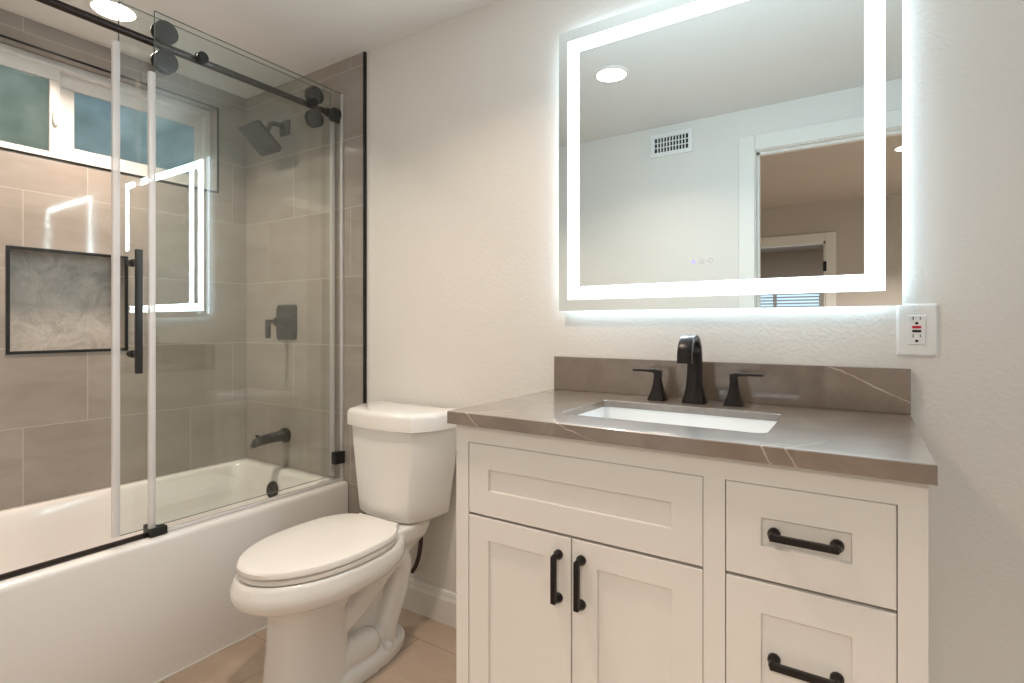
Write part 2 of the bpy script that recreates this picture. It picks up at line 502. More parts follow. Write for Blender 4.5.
# wall with the doorway behind the camera
DX0, DX1, DZ = -0.474, 0.312, 2.030
struct(wall_grid(1, YF, YF - 0.11, [XW, DX0 - 0.012, DX1 + 0.012, XR + 0.12], [FZ, DZ + 0.012, CZ], lambda u, z: DX0 - 0.012 < u < DX1 + 0.012 and z < DZ).build('wall_front', PAINT, smooth=False))
dr = struct(thing('door_1', 'white cased doorway out to the bedroom, seen in the mirror', 'door', ((DX0 + DX1) / 2, YF - 0.05, FZ)))
b = MB()
for y0, y1 in ((YF - 0.11, YF),):
    b.box(DX0 - 0.012, DX0, y0, y1, FZ, DZ); b.box(DX1, DX1 + 0.012, y0, y1, FZ, DZ); b.box(DX0 - 0.012, DX1 + 0.012, y0, y1, DZ, DZ + 0.012)
b.box(DX0, DX0 + 0.012, YF - 0.07, YF - 0.035, FZ, DZ); b.box(DX0, DX1, YF - 0.07, YF - 0.035, DZ - 0.012, DZ); b.box(DX1 - 0.012, DX1, YF - 0.07, YF - 0.035, FZ, DZ)
b.build('door_jamb', TRIMWHITE, dr, smooth=False)
b = MB()
for yy0, yy1 in ((YF, YF + 0.014), (YF - 0.124, YF - 0.11)):
    b.box(DX0 - 0.085, DX0 - 0.004, yy0, yy1, FZ, DZ + 0.085, 0.004); b.box(DX1 + 0.004, DX1 + 0.085, yy0, yy1, FZ, DZ + 0.085, 0.004)
    b.box(DX0 - 0.004, DX1 + 0.004, yy0, yy1, DZ + 0.004, DZ + 0.085, 0.004)
b.build('door_casing', TRIMWHITE, dr, smooth=False)

# baseboards
def baseboard_back(x0, x1, name):
    prof = [(0.0, FZ), (0.0155, FZ), (0.0155, FZ + 0.088), (0.0135, FZ + 0.094), (0.011, FZ + 0.100), (0.0095, FZ + 0.112), (0.007, FZ + 0.119), (0.0, FZ + 0.121)]
    b = MB(); b.loft([[Vector((x, YB - d, z)) for d, z in prof] for x in (x0, x1)])
    return struct(b.build(name, TRIMWHITE, smooth=False))
baseboard_back(XE + 0.0095, -0.815, 'baseboard_back')
baseboard_back(0.075, XR, 'baseboard_back_right')

# bedroom / hall beyond the doorway, seen only in the mirror
HY = -3.45
HX0, HX1, HC = -2.4, 1.5, 2.40
struct(MB().box(HX0 - 0.1, HX1 + 0.1, -7.6, YF - 0.0001, FZ - 0.1, FZ).build('floor_hall', simple('hall_carpet', (0.30, 0.25, 0.20), 0.95, bump=(300, 0.6, 0.003)), smooth=False))
struct(MB().box(HX0 - 0.1, HX1 + 0.1, -7.6, YF - 0.11, HC, HC + 0.1).build('ceiling_hall', HALLPAINT, smooth=False))
struct(MB().box(HX0 - 0.1, HX0, -7.6, YF - 0.11, FZ, HC).build('wall_hall_left', HALLPAINT, smooth=False))
struct(MB().box(HX1, HX1 + 0.1, -7.6, YF - 0.11, FZ, HC).build('wall_hall_right', HALLPAINT, smooth=False))
b = MB(); b.box(XW, HX1 + 0.1, YF - 0.115, YF - 0.11, CZ + 0.1, HC); b.box(XR + 0.12, HX1, YF - 0.115, YF - 0.11, FZ, CZ + 0.1)
struct(b.build('wall_hall_front', HALLPAINT, smooth=False))
EX0, EX1, EZ = -1.06, -0.318, 2.006
struct(wall_grid(1, HY, HY - 0.11, [HX0, EX0, EX1, HX1], [FZ, EZ, HC], lambda u, z: EX0 < u < EX1 and z < EZ).build('wall_hall_back', HALLPAINT, smooth=False))
dr2 = struct(thing('door_2', 'second white cased doorway far behind, low in the mirror', 'door', ((EX0 + EX1) / 2, HY, FZ)))
b = MB()
b.box(EX0 - 0.07, EX0 + 0.012, HY, HY + 0.016, FZ, EZ + 0.075, 0.003); b.box(EX1 - 0.012, EX1 + 0.085, HY, HY + 0.016, FZ, EZ + 0.075, 0.003); b.box(EX0 + 0.012, EX1 - 0.012, HY, HY + 0.016, EZ - 0.012, EZ + 0.075, 0.003)
b.box(EX1 - 0.03, EX1, HY - 0.11, HY, FZ, EZ); b.box(EX0, EX0 + 0.03, HY - 0.11, HY, FZ, EZ); b.box(EX0, EX1, HY - 0.11, HY, EZ - 0.03, EZ)
b.build('door_casing', TRIMWHITE, dr2, smooth=False)
MB().box(EX1 - 0.034, EX1 - 0.002, HY - 0.001, HY + 0.02, 1.68, 1.78, 0.003).build('strike_plate', BLACK, dr2)
# far room with a blinded window
struct(MB().box(HX0, HX1, -7.6, -7.5, FZ, HC).build('wall_far', HALLPAINT, smooth=False))
w2 = struct(thing('window_2', 'small far window with white horizontal blinds, low in the mirror', 'window', (-1.0, -7.5, 0.9)))
wx0, wx1, wz0, wz1 = -2.0, -0.62, 0.75, 1.75
b = MB(); frame_y(b, wx0 - 0.05, wx1 + 0.05, -7.5, -7.47, wz0 - 0.05, wz1 + 0.05, 0.06); b.box((wx0 + wx1) / 2 - 0.03, (wx0 + wx1) / 2 + 0.03, -7.5, -7.47, wz0, wz1)
b.build('window_frame', TRIMWHITE, w2, smooth=False)
MB().box(wx0, wx1, -7.499, -7.495, wz0, wz1).build('window_pane', emissive('daylit_pane', (0.55, 0.75, 0.95), 1.3), w2, smooth=False)
ld = bpy.data.lights.new('far_room_fill', 'AREA'); ld.shape = 'DISK'; ld.size = 0.2; ld.energy = 45.0; ld.color = (1.0, 0.88, 0.76)  # unseen fill light, added to brighten the far room in the mirror
lo = bpy.data.objects.new('far_room_fill', ld); C.objects.link(lo); lo.location = (-0.7, -5.0, HC - 0.01)
b = MB()
for k in range(18):
    z = wz0 + 0.03 + k * 0.055
    b.loft([[Vector((x, -7.462, z - 0.011)), Vector((x, -7.440, z + 0.011)), Vector((x, -7.438, z + 0.010)), Vector((x, -7.460, z - 0.012))] for x in (wx0, wx1)])
b.build('blind_slats', TRIMWHITE, w2, smooth=False)

# ------------------------------------------------------------------ ceiling lights
def downlight(x, y, z, label, power, col, r=0.068):
    t = thing('ceiling_light', label, 'ceiling light', (x, y, z), 'recessed ceiling lights')
    MB().lathe((x, y, z), (0, 0, -1), [(r + 0.012, 0.0), (r + 0.012, 0.004), (r + 0.004, 0.007), (r - 0.002, 0.006), (r - 0.002, 0.0)], 40).build('trim_ring', TRIMWHITE, t)
    MB().lathe((x, y, z), (0, 0, -1), [(r - 0.002, 0.001), (r - 0.002, 0.0055), (r * .6, 0.0062)], 40).build('diffuser', LAMP, t)
    ld = bpy.data.lights.new('ceiling_lamp', 'AREA'); ld.shape = 'DISK'; ld.size = r * 1.9; ld.energy = power; ld.color = col; ld.spread = math.radians(132)
    lo = bpy.data.objects.new('ceiling_lamp', ld); C.objects.link(lo); lo.parent = t; lo.location = (0, 0, -0.009)
    return t
downlight(-2.285, 0.855, CZ, 'round lit recessed downlight in the ceiling over the bathtub', P_TUB, WARM)
downlight(-0.965, 0.755, CZ, 'round lit recessed downlight over the vanity, seen only in the mirror', P_DOWN, WARM)
downlight(0.262, -1.76, HC, 'far lit downlight of the next room, at the right edge of the mirror', P_HALL, (1.0, 0.90, 0.80))

# ------------------------------------------------------------------ air vent on the doorway wall
vx0, vx1, vz0, vz1 = -1.040, -0.800, 2.086, 2.217
vt = thing('air_vent', 'white wall register with dark slots, seen in the mirror', 'vent', ((vx0 + vx1) / 2, YF, vz0))
MB().box(vx0 + 0.02, vx1 - 0.02, YF + 0.0005, YF + 0.003, vz0 + 0.015, vz1 - 0.015).build('slot_shade', VENTDARK, vt, smooth=False)  # near-black sheet paints the shade inside the open slots
b = MB(); frame_y(b, vx0, vx1, YF + 0.0005, YF + 0.012, vz0, vz1, 0.024, 0.0015); b.build('vent_frame', PLASTIC, vt, smooth=False)
b = MB()
for k in range(1, 11):
    x = vx0 + 0.024 + k * (vx1 - vx0 - 0.048) / 11
    b.box(x - 0.0028, x + 0.0028, YF + 0.003, YF + 0.010, vz0 + 0.024, vz1 - 0.024)
for k in (1, 2):
    z = vz0 + 0.024 + k * (vz1 - vz0 - 0.048) / 3
    b.box(vx0 + 0.024, vx1 - 0.024, YF + 0.003, YF + 0.0095, z - 0.0022, z + 0.0022)
b.build('louvre', PLASTIC, vt, smooth=False)

# ------------------------------------------------------------------ bathtub
XA = -1.851                      # outer face of the apron
ZR = 0.442                       # rim height
tub = thing('bathtub', 'white alcove bathtub behind the sliding glass door', 'bathtub', ((XA + XW) / 2, 0.8, FZ))
y0, y1 = YF + 0.004, YT - 0.002
x0, x1 = XW + 0.002, XA
def tr(dx0, dx1, dy0, dy1, r, z): return rrect(x0 + dx0, x1 - dx1, y0 + dy0, y1 - dy1, r, z, 8)
rings = [tr(0, 0.006, 0, 0, 0.004, FZ), tr(0, 0.002, 0, 0, 0.004, 0.10), tr(0, 0, 0, 0, 0.004, ZR - 0.020),
         tr(0.0, 0.002, 0, 0.0, 0.004, ZR - 0.009), tr(0.001, 0.007, 0.001, 0.001, 0.005, ZR - 0.002), tr(0.002, 0.014, 0.003, 0.003, 0.006, ZR),
         tr(0.028, 0.082, 0.055, 0.042, 0.05, ZR - 0.001), tr(0.036, 0.090, 0.062, 0.050, 0.055, ZR - 0.006), tr(0.042, 0.096, 0.068, 0.056, 0.06, ZR - 0.018),
         tr(0.055, 0.108, 0.10, 0.075, 0.08, 0.30), tr(0.075, 0.125, 0.16, 0.10, 0.10, 0.16), tr(0.10, 0.15, 0.22, 0.13, 0.12, 0.10), tr(0.15, 0.20, 0.30, 0.19, 0.10, 0.082)]
MB().loft(rings).build('tub_body', ACRYLIC, tub, angle=60)
MB().lathe((-2.285, 1.487, 0.352), (0, -1, 0.16), [(0.0, 0.0), (0.039, 0.0), (0.039, 0.006), (0.035, 0.010), (0.012, 0.011), (0.010, 0.015), (0.0, 0.015)], 32).build('overflow_plate', BRONZE, tub)
b = MB(); b.box(XA - 0.004, XA + 0.0035, YF + 0.01, YT - 0.01, FZ, FZ + 0.005, 0.001); b.build('caulk_line', CAULK, tub, smooth=False)

# ------------------------------------------------------------------ shower screen: fixed panel, rod and sill rail
XG = -1.886; TG8 = 0.008
ZS = ZR + 0.001
scr = thing('shower_screen', 'fixed clear glass panel with black rod, by the shower end wall', 'shower screen', (XG, 1.2, ZS))
glass_panel(XG - TG8, XG, 0.818, YT - 0.004, ZS + 0.008, 2.112, scr)
MB().box(XG - 0.012, XG + 0.003, 0.801, 0.8205, ZS + 0.02, 1.914, 0.003).build('edge_seal', SEAL, scr)
MB().box(XG - 0.011, XG + 0.003, YT - 0.010, YT - 0.0005, ZS, 2.112, 0.002).build('wall_seal', SEAL, scr)
b = MB(); b.box(XG - 0.013, XG + 0.005, 0.83, YT - 0.002, ZS, ZS + 0.010, 0.002); b.build('bottom_seal', SEAL, scr)
XRD = XG - 0.030; ZRD = 2.021
MB().tube([(XRD, YF + 0.001, ZRD), (XRD, YT - 0.001, ZRD)], 0.0125, 24).build('rod', ROD, scr)
for y in (0.963, 1.404):
    MB().lathe((XRD, y, ZRD), (1, 0, 0), [(0.010, 0.008), (0.010, 0.020), (0.020, 0.0215), (0.020, 0.022), (0.011, 0.0305), (0.0175, 0.0306), (0.0185, 0.034), (0.0185, 0.041), (0.016, 0.044), (0.0, 0.0445)], 32).build('standoff', SHOWERBLACK, scr)
MB().lathe((XRD, YT, ZRD), (0, -1, 0), [(0.030, 0.0005), (0.030, 0.034), (0.026, 0.038), (0.019, 0.040), (0.019, 0.064), (0.013, 0.066)], 32).build('rod_bracket', SHOWERBLACK, scr)
b = MB(); b.box(XG - 0.018, XG + 0.012, 1.510, YT - 0.0008, 0.518, 0.570, 0.002); b.build('wall_clip', SHOWERBLACK, scr)
b = MB(); b.box(XG - 0.020, XG - 0.004, YF + 0.006, 0.812, ZS, ZS + 0.012, 0.002); b.build('sill_rail', ROD, scr)
b = MB(); b.box(XG - 0.016, XG + 0.014, 0.800, 0.850, ZS, ZS + 0.026, 0.002); b.box(XG - 0.052, XG - 0.012, 0.806, 0.832, ZS, ZS + 0.028, 0.002)
b.build('guide_block', SHOWERBLACK, scr)

# ------------------------------------------------------------------ sliding door (slid open behind the fixed panel)
XS = -1.935
sd = thing('sliding_shower_door', 'sliding clear glass door with black bar handle and rollers', 'shower door', (XS, 1.1, ZS))
glass_panel(XS - TG8, XS, 0.738, 1.535, ZS + 0.012, 2.118, sd)
MB().box(XS - 0.013, XS + 0.003, 1.5345, 1.552, ZS + 0.012, 2.060, 0.003).build('end_seal', SEAL, sd)
MB().box(XS - 0.013, XS + 0.003, 0.721, 0.7415, ZS + 0.012, 1.991, 0.003).build('edge_seal', SEAL, sd)
for y in (0.862, 1.437):
    for z in (ZRD + 0.0475, ZRD - 0.0475):
        r = MB(); r.lathe((XS, y, z), (1, 0, 0), [(0.0, -0.020), (0.014, -0.020), (0.014, -0.0085), (0.0185, -0.0082), (0.036, 0.0002), (0.036, 0.006), (0.030, 0.008), (0.030, 0.022), (0.036, 0.024), (0.036, 0.030), (0.033, 0.0315), (0.0, 0.032)], 40)
        r.build('roller', SHOWERBLACK, sd)
HYY = 0.777
hd = MB(); hd.box(XS + 0.030, XS + 0.046, HYY - 0.009, HYY + 0.009, 0.960, 1.348, 0.002)
h = hd.build('handle', SHOWERBLACK, sd)
for z in (1.020, 1.318 - 0.01):
    MB().lathe((XS, HYY, z), (1, 0, 0), [(0.0, -0.026), (0.009, -0.026), (0.010, -0.024), (0.010, -0.012), (0.012, -0.010), (0.012, -0.0085), (0.012, 0.0003), (0.012, 0.003), (0.008, 0.004), (0.008, 0.031)], 20).build('handle_post', SHOWERBLACK, h)

# ------------------------------------------------------------------ shower fittings on the tiled end wall
sh = thing('overhead_shower', 'square black shower head on a short bent arm', 'shower head', (-2.296, YT, 2.05))
MB().loft([[Vector((-2.296 + p.x * q, YT - d, 2.046 + p.y * q)) for p in rrect(-0.036, 0.036, -0.036, 0.036, 0.010, 0, 5)] for q, d in ((1, .0003), (1, .006), (.85, .012), (.4, .015))]).build('wall_flange', SHOWERBLACK, sh)
arm = spline([(-2.296, YT - 0.004, 2.052), (-2.296, YT - 0.04, 2.052), (-2.296, YT - 0.078, 2.042), (-2.286, YT - 0.102, 2.000)], 8)
MB().tube(arm, 0.0105, 18).build('shower_arm', SHOWERBLACK, sh)
mt = Matrix.Translation((-2.284, YT - 0.137, 1.955)) @ Matrix.Rotation(math.radians(-40), 4, 'X')
t = bmesh.new(); rr = []
for s, z in ((0.018, 0.052), (0.02, 0.036), (0.030, 0.024), (0.068, 0.014), (0.076, 0.010), (0.078, 0.004), (0.078, -0.006), (0.075, -0.008)):
    rr.append([mt @ p for p in rrect(-s, s, -s, s, min(0.016, s * .9), z, 5)])
MB().loft(rr).build('spray_head', SHOWERBLACK, sh)

vl = thing('shower_valve', 'dark square shower valve with lever handle on the tile', 'shower valve', (-2.30, YT, 1.125))
rr = []
for s, d in ((1.0, 0.0004), (1.0, 0.005), (0.93, 0.010), (0.6, 0.012)):
    rr.append([Vector((-2.284 + p.x * s, YT - d, 1.126 + p.y * s)) for p in rrect(-0.077, 0.077, -0.083, 0.083, 0.018, 0, 5)])
MB().loft(rr).build('escutcheon', SHOWERBLACK, vl)
b = MB(); b.lathe((-2.284, YT - 0.008, 1.128), (0, -1, 0), [(0.030, 0.0), (0.024, 0.02), (0.022, 0.05), (0.019, 0.056), (0.0, 0.057)], 28)
b.box(-2.296, -2.272, YT - 0.098, YT - 0.055, 1.120, 1.138, 0.004); b.box(-2.296, -2.272, YT - 0.108, YT - 0.090, 1.052, 1.138, 0.004)
b.build('lever', SHOWERBLACK, vl)

sp = thing('tub_spout', 'dark bronze tub spout on the tiled end wall', 'tub spout', (-2.29, YT, 0.59))
rr = []
for d, rx, rz, dz in ((0.0003, 0.035, 0.035, 0.0), (0.016, 0.035, 0.035, 0.0), (0.021, 0.026, 0.026, 0.0), (0.04, 0.024, 0.024, 0.0), (0.10, 0.0235, 0.023, -0.002), (0.140, 0.023, 0.022, -0.006), (0.162, 0.020, 0.019, -0.013), (0.172, 0.014, 0.011, -0.020)):
    rr.append([Vector((-2.29 + rx * math.cos(a), YT - d, 0.592 + dz + rz * math.sin(a))) for a in [2 * math.pi * k / 28 for k in range(28)]])
MB().loft(rr).build('spout_body', BRONZE, sp)
MB().lathe((-2.29, YT - 0.148, 0.599), (0, 0, 1), [(0.005, 0.0), (0.005, 0.010), (0.008, 0.011), (0.008, 0.018), (0.0, 0.019)], 16).build('diverter_knob', BRONZE, sp)

# ------------------------------------------------------------------ toilet
TX = -1.425
wc = thing('toilet', 'white two-piece elongated toilet with its lid closed', 'toilet', (TX, 1.15, FZ))
def egg(w, yf, yb, yc, z, nb=3.0, nf=2.0, k=56):
    out = []
    for i in range(k):
        a = 2 * math.pi * i / k
        c, s = math.cos(a), math.sin(a)
        n = nb if s > 0 else nf
        L = (yb - yc) if s > 0 else (yc - yf)
        x = math.copysign(abs(c) ** (2 / n), c) * w; y = math.copysign(abs(s) ** (2 / n), s) * L
        out.append(Vector((TX + x, yc + y, z)))
    return out
bw = MB()
bw.loft([egg(.113, .914, 1.165, 1.03, FZ, 2.8, 2.4), egg(.107, .921, 1.162, 1.03, .06, 2.8, 2.4), egg(.099, .929, 1.158, 1.03, .16, 2.8, 2.4), egg(.096, .933, 1.158, 1.03, .24, 2.8, 2.4),
         egg(.102, .922, 1.20, 1.04, .280, 2.6, 2.3), egg(.118, .905, 1.27, 1.06, .298, 2.6, 2.2), egg(.148, .870, 1.32, 1.08, .309, 2.6, 2.1), egg(.170, .838, 1.34, 1.085, .320, 2.6), egg(.180, .824, 1.36, 1.09, .334, 2.8), egg(.184, .817, 1.37, 1.09, .350, 2.9), egg(.183, .819, 1.37, 1.09, .366, 3), egg(.178, .828, 1.37, 1.09, .388, 3), egg(.172, .836, 1.365, 1.09, .398, 3)])
bw.loft([rrect(TX - w, TX + w, a, bb, r, z, 6) for w, a, bb, r, z in ((.055, 1.24, 1.40, .04, .27), (.090, 1.20, 1.47, .05, .335), (.112, 1.19, 1.49, .05, .365), (.118, 1.19, 1.505, .05, .405), (.114, 1.20, 1.50, .05, .417))])
bw.loft([rrect(TX - w, TX + w, a, bb, r, z, 6) for w, a, bb, r, z in ((.050, 1.08, 1.33, .04, FZ), (.036, 1.08, 1.31, .03, .08), (.034, 1.08, 1.34, .03, .20), (.050, 1.10, 1.43, .04, .32))])
for s in (-1, 1):
    path = spline([(TX + s * .040, 1.10, .17), (TX + s * .052, 1.16, .195), (TX + s * .056, 1.22, .235), (TX + s * .058, 1.28, .285), (TX + s * .058, 1.335, .31),
                   (TX + s * .056, 1.376, .285), (TX + s * .054, 1.366, .215), (TX + s * .052, 1.338, .145), (TX + s * .050, 1.312, .08), (TX + s * .050, 1.305, .01)], 6)
    bw.tube(path, [.040] * 14 + [.043] * (len(path) - 14), 18)
    bw.tube(spline([(TX + s * .040, 1.06, .075), (TX + s * .050, 1.15, .070), (TX + s * .054, 1.205, .072), (TX + s * .044, 1.265, .06)], 6), [.05] * 14 + [.048, .045, .041, .036, .028], 18)
bw.loft([egg(.118, .906, 1.42, 1.12, FZ, 2.7, 2.4), egg(.118, .906, 1.42, 1.12, .022, 2.7, 2.4), egg(.112, .913, 1.413, 1.12, .034, 2.7, 2.4), egg(.095, .93, 1.39, 1.12, .042, 2.7, 2.4)])
bowl = bw.build('bowl', PORCELAIN, wc, angle=180)
md = bowl.modifiers.new('blend', 'REMESH'); md.mode = 'VOXEL'; md.voxel_size = 0.005; md.use_smooth_shade = True
md = bowl.modifiers.new('soften', 'SMOOTH'); md.factor = 0.5; md.iterations = 4

SB = 1.310
MB().loft([egg(.172, .846, SB, 1.10, .3995, 3.4), egg(.176, .841, SB, 1.10, .404, 3.4), egg(.176, .841, SB, 1.10, .413, 3.4), egg(.172, .846, SB, 1.10, .4165, 3.4)]).build('seat', SEATMAT, wc)
MB().loft([egg(.173, .845, SB + .018, 1.10, .418, 3.0), egg(.177, .838, SB + .022, 1.10, .421, 3.0), egg(.177, .838, SB + .022, 1.10, .432, 3.0), egg(.173, .843, SB + .018, 1.10, .4375, 3.0), egg(.158, .86, SB - .01, 1.10, .440, 3.0), egg(.10, .94, SB - .08, 1.10, .4415, 3.0)]).build('seat_lid', SEATMAT, wc)
for s in (-1, 1): MB().tube([(TX + s * .055, 1.330, .426), (TX + s * .095, 1.330, .426)], 0.009, 14).build('seat_hinge', SEATMAT, wc)

# tank and lid: bowed front, chamfered front corners
half = [(0.0, 1.322), (0.08, 1.326), (0.142, 1.338), (0.163, 1.350), (0.193, 1.400), (0.208, 1.45), (0.212, 1.52), (0.203, 1.546), (0.08, 1.55)]
TK = TX - 0.012
def tank_ring(sx, y_front, y_back, z, n=4):
    full = half + [(-x, y) for x, y in reversed(half[1:])]
    f = lambda y: y_front + (y - 1.322) / (1.55 - 1.322) * (y_back - y_front)
    return closed_spline([(TK + x * sx, f(y), z) for x, y in full], n)
tk = MB(); tk.loft([tank_ring(.66, 1.37, 1.52, .4195), tank_ring(.735, 1.354, 1.535, .4225), tank_ring(.775, 1.347, 1.54, .434), tank_ring(.80, 1.343, 1.54, .48), tank_ring(.90, 1.337, 1.545, .63), tank_ring(.98, 1.333, 1.548, .757)])
tk.build('tank', PORCELAIN, wc, angle=50)
tl = MB(); tl.loft([tank_ring(1.0, 1.326, 1.550, .7435), tank_ring(1.03, 1.318, 1.553, .747), tank_ring(1.03, 1.318, 1.553, .789), tank_ring(1.018, 1.322, 1.552, .799), tank_ring(.99, 1.330, 1.549, .805), tank_ring(.88, 1.35, 1.538, .808), tank_ring(.4, 1.41, 1.49, .810)])
tl.build('tank_lid', PORCELAIN, wc, angle=50)
for s in (-1, 1): MB().lathe((TX + s * .093, 1.285, .033), (0, 0, 1), [(.017, 0), (.017, .010), (.013, .018), (.006, .022), (0, .0225)], 20).build('bolt_cap', PORCELAIN, wc)
for s in (-1, 1): MB().lathe((TX + s * .094, 1.41, .412), (0, 0, 1), [(.011, 0), (.011, .020)], 16).build('tank_bolt', BLACK, wc)
MB().tube(spline([(TX - .03, 1.50, .43), (TX + .002, 1.515, .39), (TX + .020, 1.525, .32), (TX + .006, 1.535, .25), (TX - .02, 1.545, .19), (TX - .05, 1.553, .15)], 8), 0.008, 12).build('supply_hose', HOSE, wc)

# ------------------------------------------------------------------ vanity
VX0, VX1, VY, VZ = -0.833, 0.083, 1.031, 0.873
van = thing('vanity_cabinet', 'off-white vanity cabinet with black pulls under the brown counter', 'cabinet', ((VX0 + VX1) / 2, 1.3, FZ))
TH = 0.019
openings = [(-0.796, -0.248, 0.661, 0.831), (-0.796, -0.248, 0.115, 0.658), (-0.210, 0.045, 0.664, 0.831), (-0.210, 0.045, 0.392, 0.661), (-0.210, 0.045, 0.115, 0.389)]
us = sorted({VX0, -0.796, -0.248, -0.210, 0.045, VX1}); zs = [0.075, 0.115, 0.831, VZ]
ff = wall_grid(1, VY, VY + TH, us, zs, lambda u, z: 0.115 < z < 0.831 and (-0.796 < u < -0.248 or -0.210 < u < 0.045))
ff.box(VX0, VX0 + 0.018, VY + TH, YB - 0.001, 0.075, VZ); ff.box(VX1 - 0.018, VX1, VY + TH, YB - 0.001, 0.075, VZ)
ff.box(VX0 + 0.018, VX1 - 0.018, VY + TH, YB - 0.001, 0.075, 0.093)
ff.box(VX0 + 0.018, VX1 - 0.018, YB - 0.012, YB - 0.001, 0.093, VZ - 0.10)
for x in (VX0, VX1 - 0.045):
    ff.box(x, x + 0.045, VY, VY + 0.045, FZ, 0.075); ff.box(x, x + 0.045, YB - 0.06, YB - 0.015, FZ, 0.075)
ff.build('cabinet_body', CABINET, van, smooth=False)
b = MB(); b.box(VX0 + 0.02, VX1 - 0.02, VY + TH + 0.006, VY + TH + 0.010, 0.10, VZ - 0.005); b.build('gap_shade', GAPDARK, van, smooth=False)  # dark sheet behind the fronts; its colour stands in for shade in the gaps

def shaker(name, x0, x1, z0, z1, ix0, ix1, iz0, iz1, gap=0.0013):
    """flush front: frame of stiles and rails with a recessed flat panel"""
    x0 += gap; x1 -= gap; z0 += gap; z1 -= gap
    b = MB()
    t = bmesh.new()
    yf, yr, yb = VY + 0.0005, VY + 0.0075, VY + 0.019
    def ring(a, c, d, e, y): return [t.verts.new((p, y, q)) for p, q in ((a, d), (c, d), (c, e), (a, e))]
    R = [ring(x0, x1, z0, z1, yb), ring(x0, x1, z0, z1, yf + .0012), ring(x0 + .0012, x1 - .0012, z0 + .0012, z1 - .0012, yf), ring(ix0 - .0008, ix1 + .0008, iz0 - .0008, iz1 + .0008, yf), ring(ix0, ix1, iz0, iz1, yf + .001), ring(ix0 + .0008, ix1 - .0008, iz0 + .0008, iz1 - .0008, yr)]
    for A, B in zip(R, R[1:]):
        for i in range(4): t.faces.new((A[i], A[(i + 1) % 4], B[(i + 1) % 4], B[i]))
    t.faces.new(R[-1]); t.faces.new(list(reversed(R[0])))
    bmesh.ops.recalc_face_normals(t, faces=t.faces[:]); b.take(t)
    return b.build(name, CABINET, van, smooth=False)

def pull(parent, p0, p1, base_y):
    """bar pull: square bar on two flared posts"""
    b = MB(); (xa, za), (xb, zb) = p0, p1
    yo = base_y - 0.024
    if abs(xa - xb) < 1e-6: b.box(xa - .0055, xa + .0055, yo - .005, yo + .006, za - .004, zb + .004, .0012)
    else: b.box(xa - .004, xb + .004, yo - .005, yo + .006, za - .0055, za + .0055, .0012)
    for x, z in (p0, p1):
        b.lathe((x, base_y, z), (0, -1, 0), [(.0, .0), (.0105, .0), (.0105, .006), (.0095, .009), (.0075, .013), (.0065, .018), (.0065, .023)], 20)
    return b.build('handle', BRONZE, parent)

shaker('false_drawer_front', -0.796, -0.248, 0.661, 0.831, -0.738, -0.308, 0.722, 0.771)
d1 = shaker('door', -0.796, -0.5205, 0.115, 0.658, -0.738, -0.588, 0.170, 0.604)
d2 = shaker('door', -0.5205, -0.248, 0.115, 0.658, -0.461, -0.307, 0.170, 0.604)
pull(d1, (-0.5505, 0.524), (-0.5505, 0.617), VY)
pull(d2, (-0.4965, 0.524), (-0.4965, 0.617), VY)
w1 = shaker('drawer', -0.210, 0.045, 0.664, 0.831, -0.150, -0.0155, 0.7235, 0.773)
w2d = shaker('drawer', -0.210, 0.045, 0.392, 0.661, -0.150, -0.0155, 0.450, 0.605)
w3 = shaker('drawer', -0.210, 0.045, 0.115, 0.389, -0.150, -0.0155, 0.173, 0.331)
for w, z in ((w1, 0.7475), (w2d, 0.5285), (w3, 0.285)):
    pull(w, (-0.130, z), (-0.036, z), VY + 0.0072)

# countertop with cut-out, and its upstand
CX0, CX1, CY0, CZ0, CZ1 = -0.8455, 0.0925, 1.0105, 0.8735, 0.9035
SX0, SX1, SY0, SY1 = -0.602, -0.156, 1.128, 1.400
ct = thing('countertop', 'polished brown quartz counter with backsplash on the vanity', 'countertop', ((CX0 + CX1) / 2, 1.3, CZ0))
def slab_ring(x0, x1, y0, y1, r, z): return rrect(x0, x1, y0, y1, r, z, 6)
t = bmesh.new()
e = 0.0015
rings = [slab_ring(CX0, CX1, CY0, YB - 0.001, 0.001, CZ0), slab_ring(CX0, CX1, CY0, YB - 0.001, 0.001, CZ1 - e), slab_ring(CX0 + e, CX1 - e, CY0 + e, YB - 0.001, 0.001, CZ1),
         slab_ring(SX0 - e, SX1 + e, SY0 - e, SY1 + e, 0.022, CZ1), slab_ring(SX0, SX1, SY0, SY1, 0.021, CZ1 - e), slab_ring(SX0, SX1, SY0, SY1, 0.021, CZ1 - 0.018), slab_ring(SX0 - .03, SX1 + .03, SY0 - .03, SY1 + .03, 0.03, CZ1 - 0.018), slab_ring(SX0 - .03, SX1 + .03, SY0 - .03, SY1 + .03, 0.03, CZ0)]
V = [[t.verts.new(p) for p in r] for r in rings]; V.append(V[0])
for A, B in zip(V, V[1:]):
    for i in range(len(A)):
        j = (i + 1) % len(A); t.faces.new((A[i], A[j], B[j], B[i]))
bmesh.ops.recalc_face_normals(t, faces=t.faces[:])
b = MB(); b.take(t); b.build('counter_slab', STONE, ct, angle=30)
MB().box(CX0, CX1, YB - 0.020, YB - 0.0008, CZ1, CZ1 + 0.106, 0.0012).build('backsplash', STONE, ct, smooth=False)

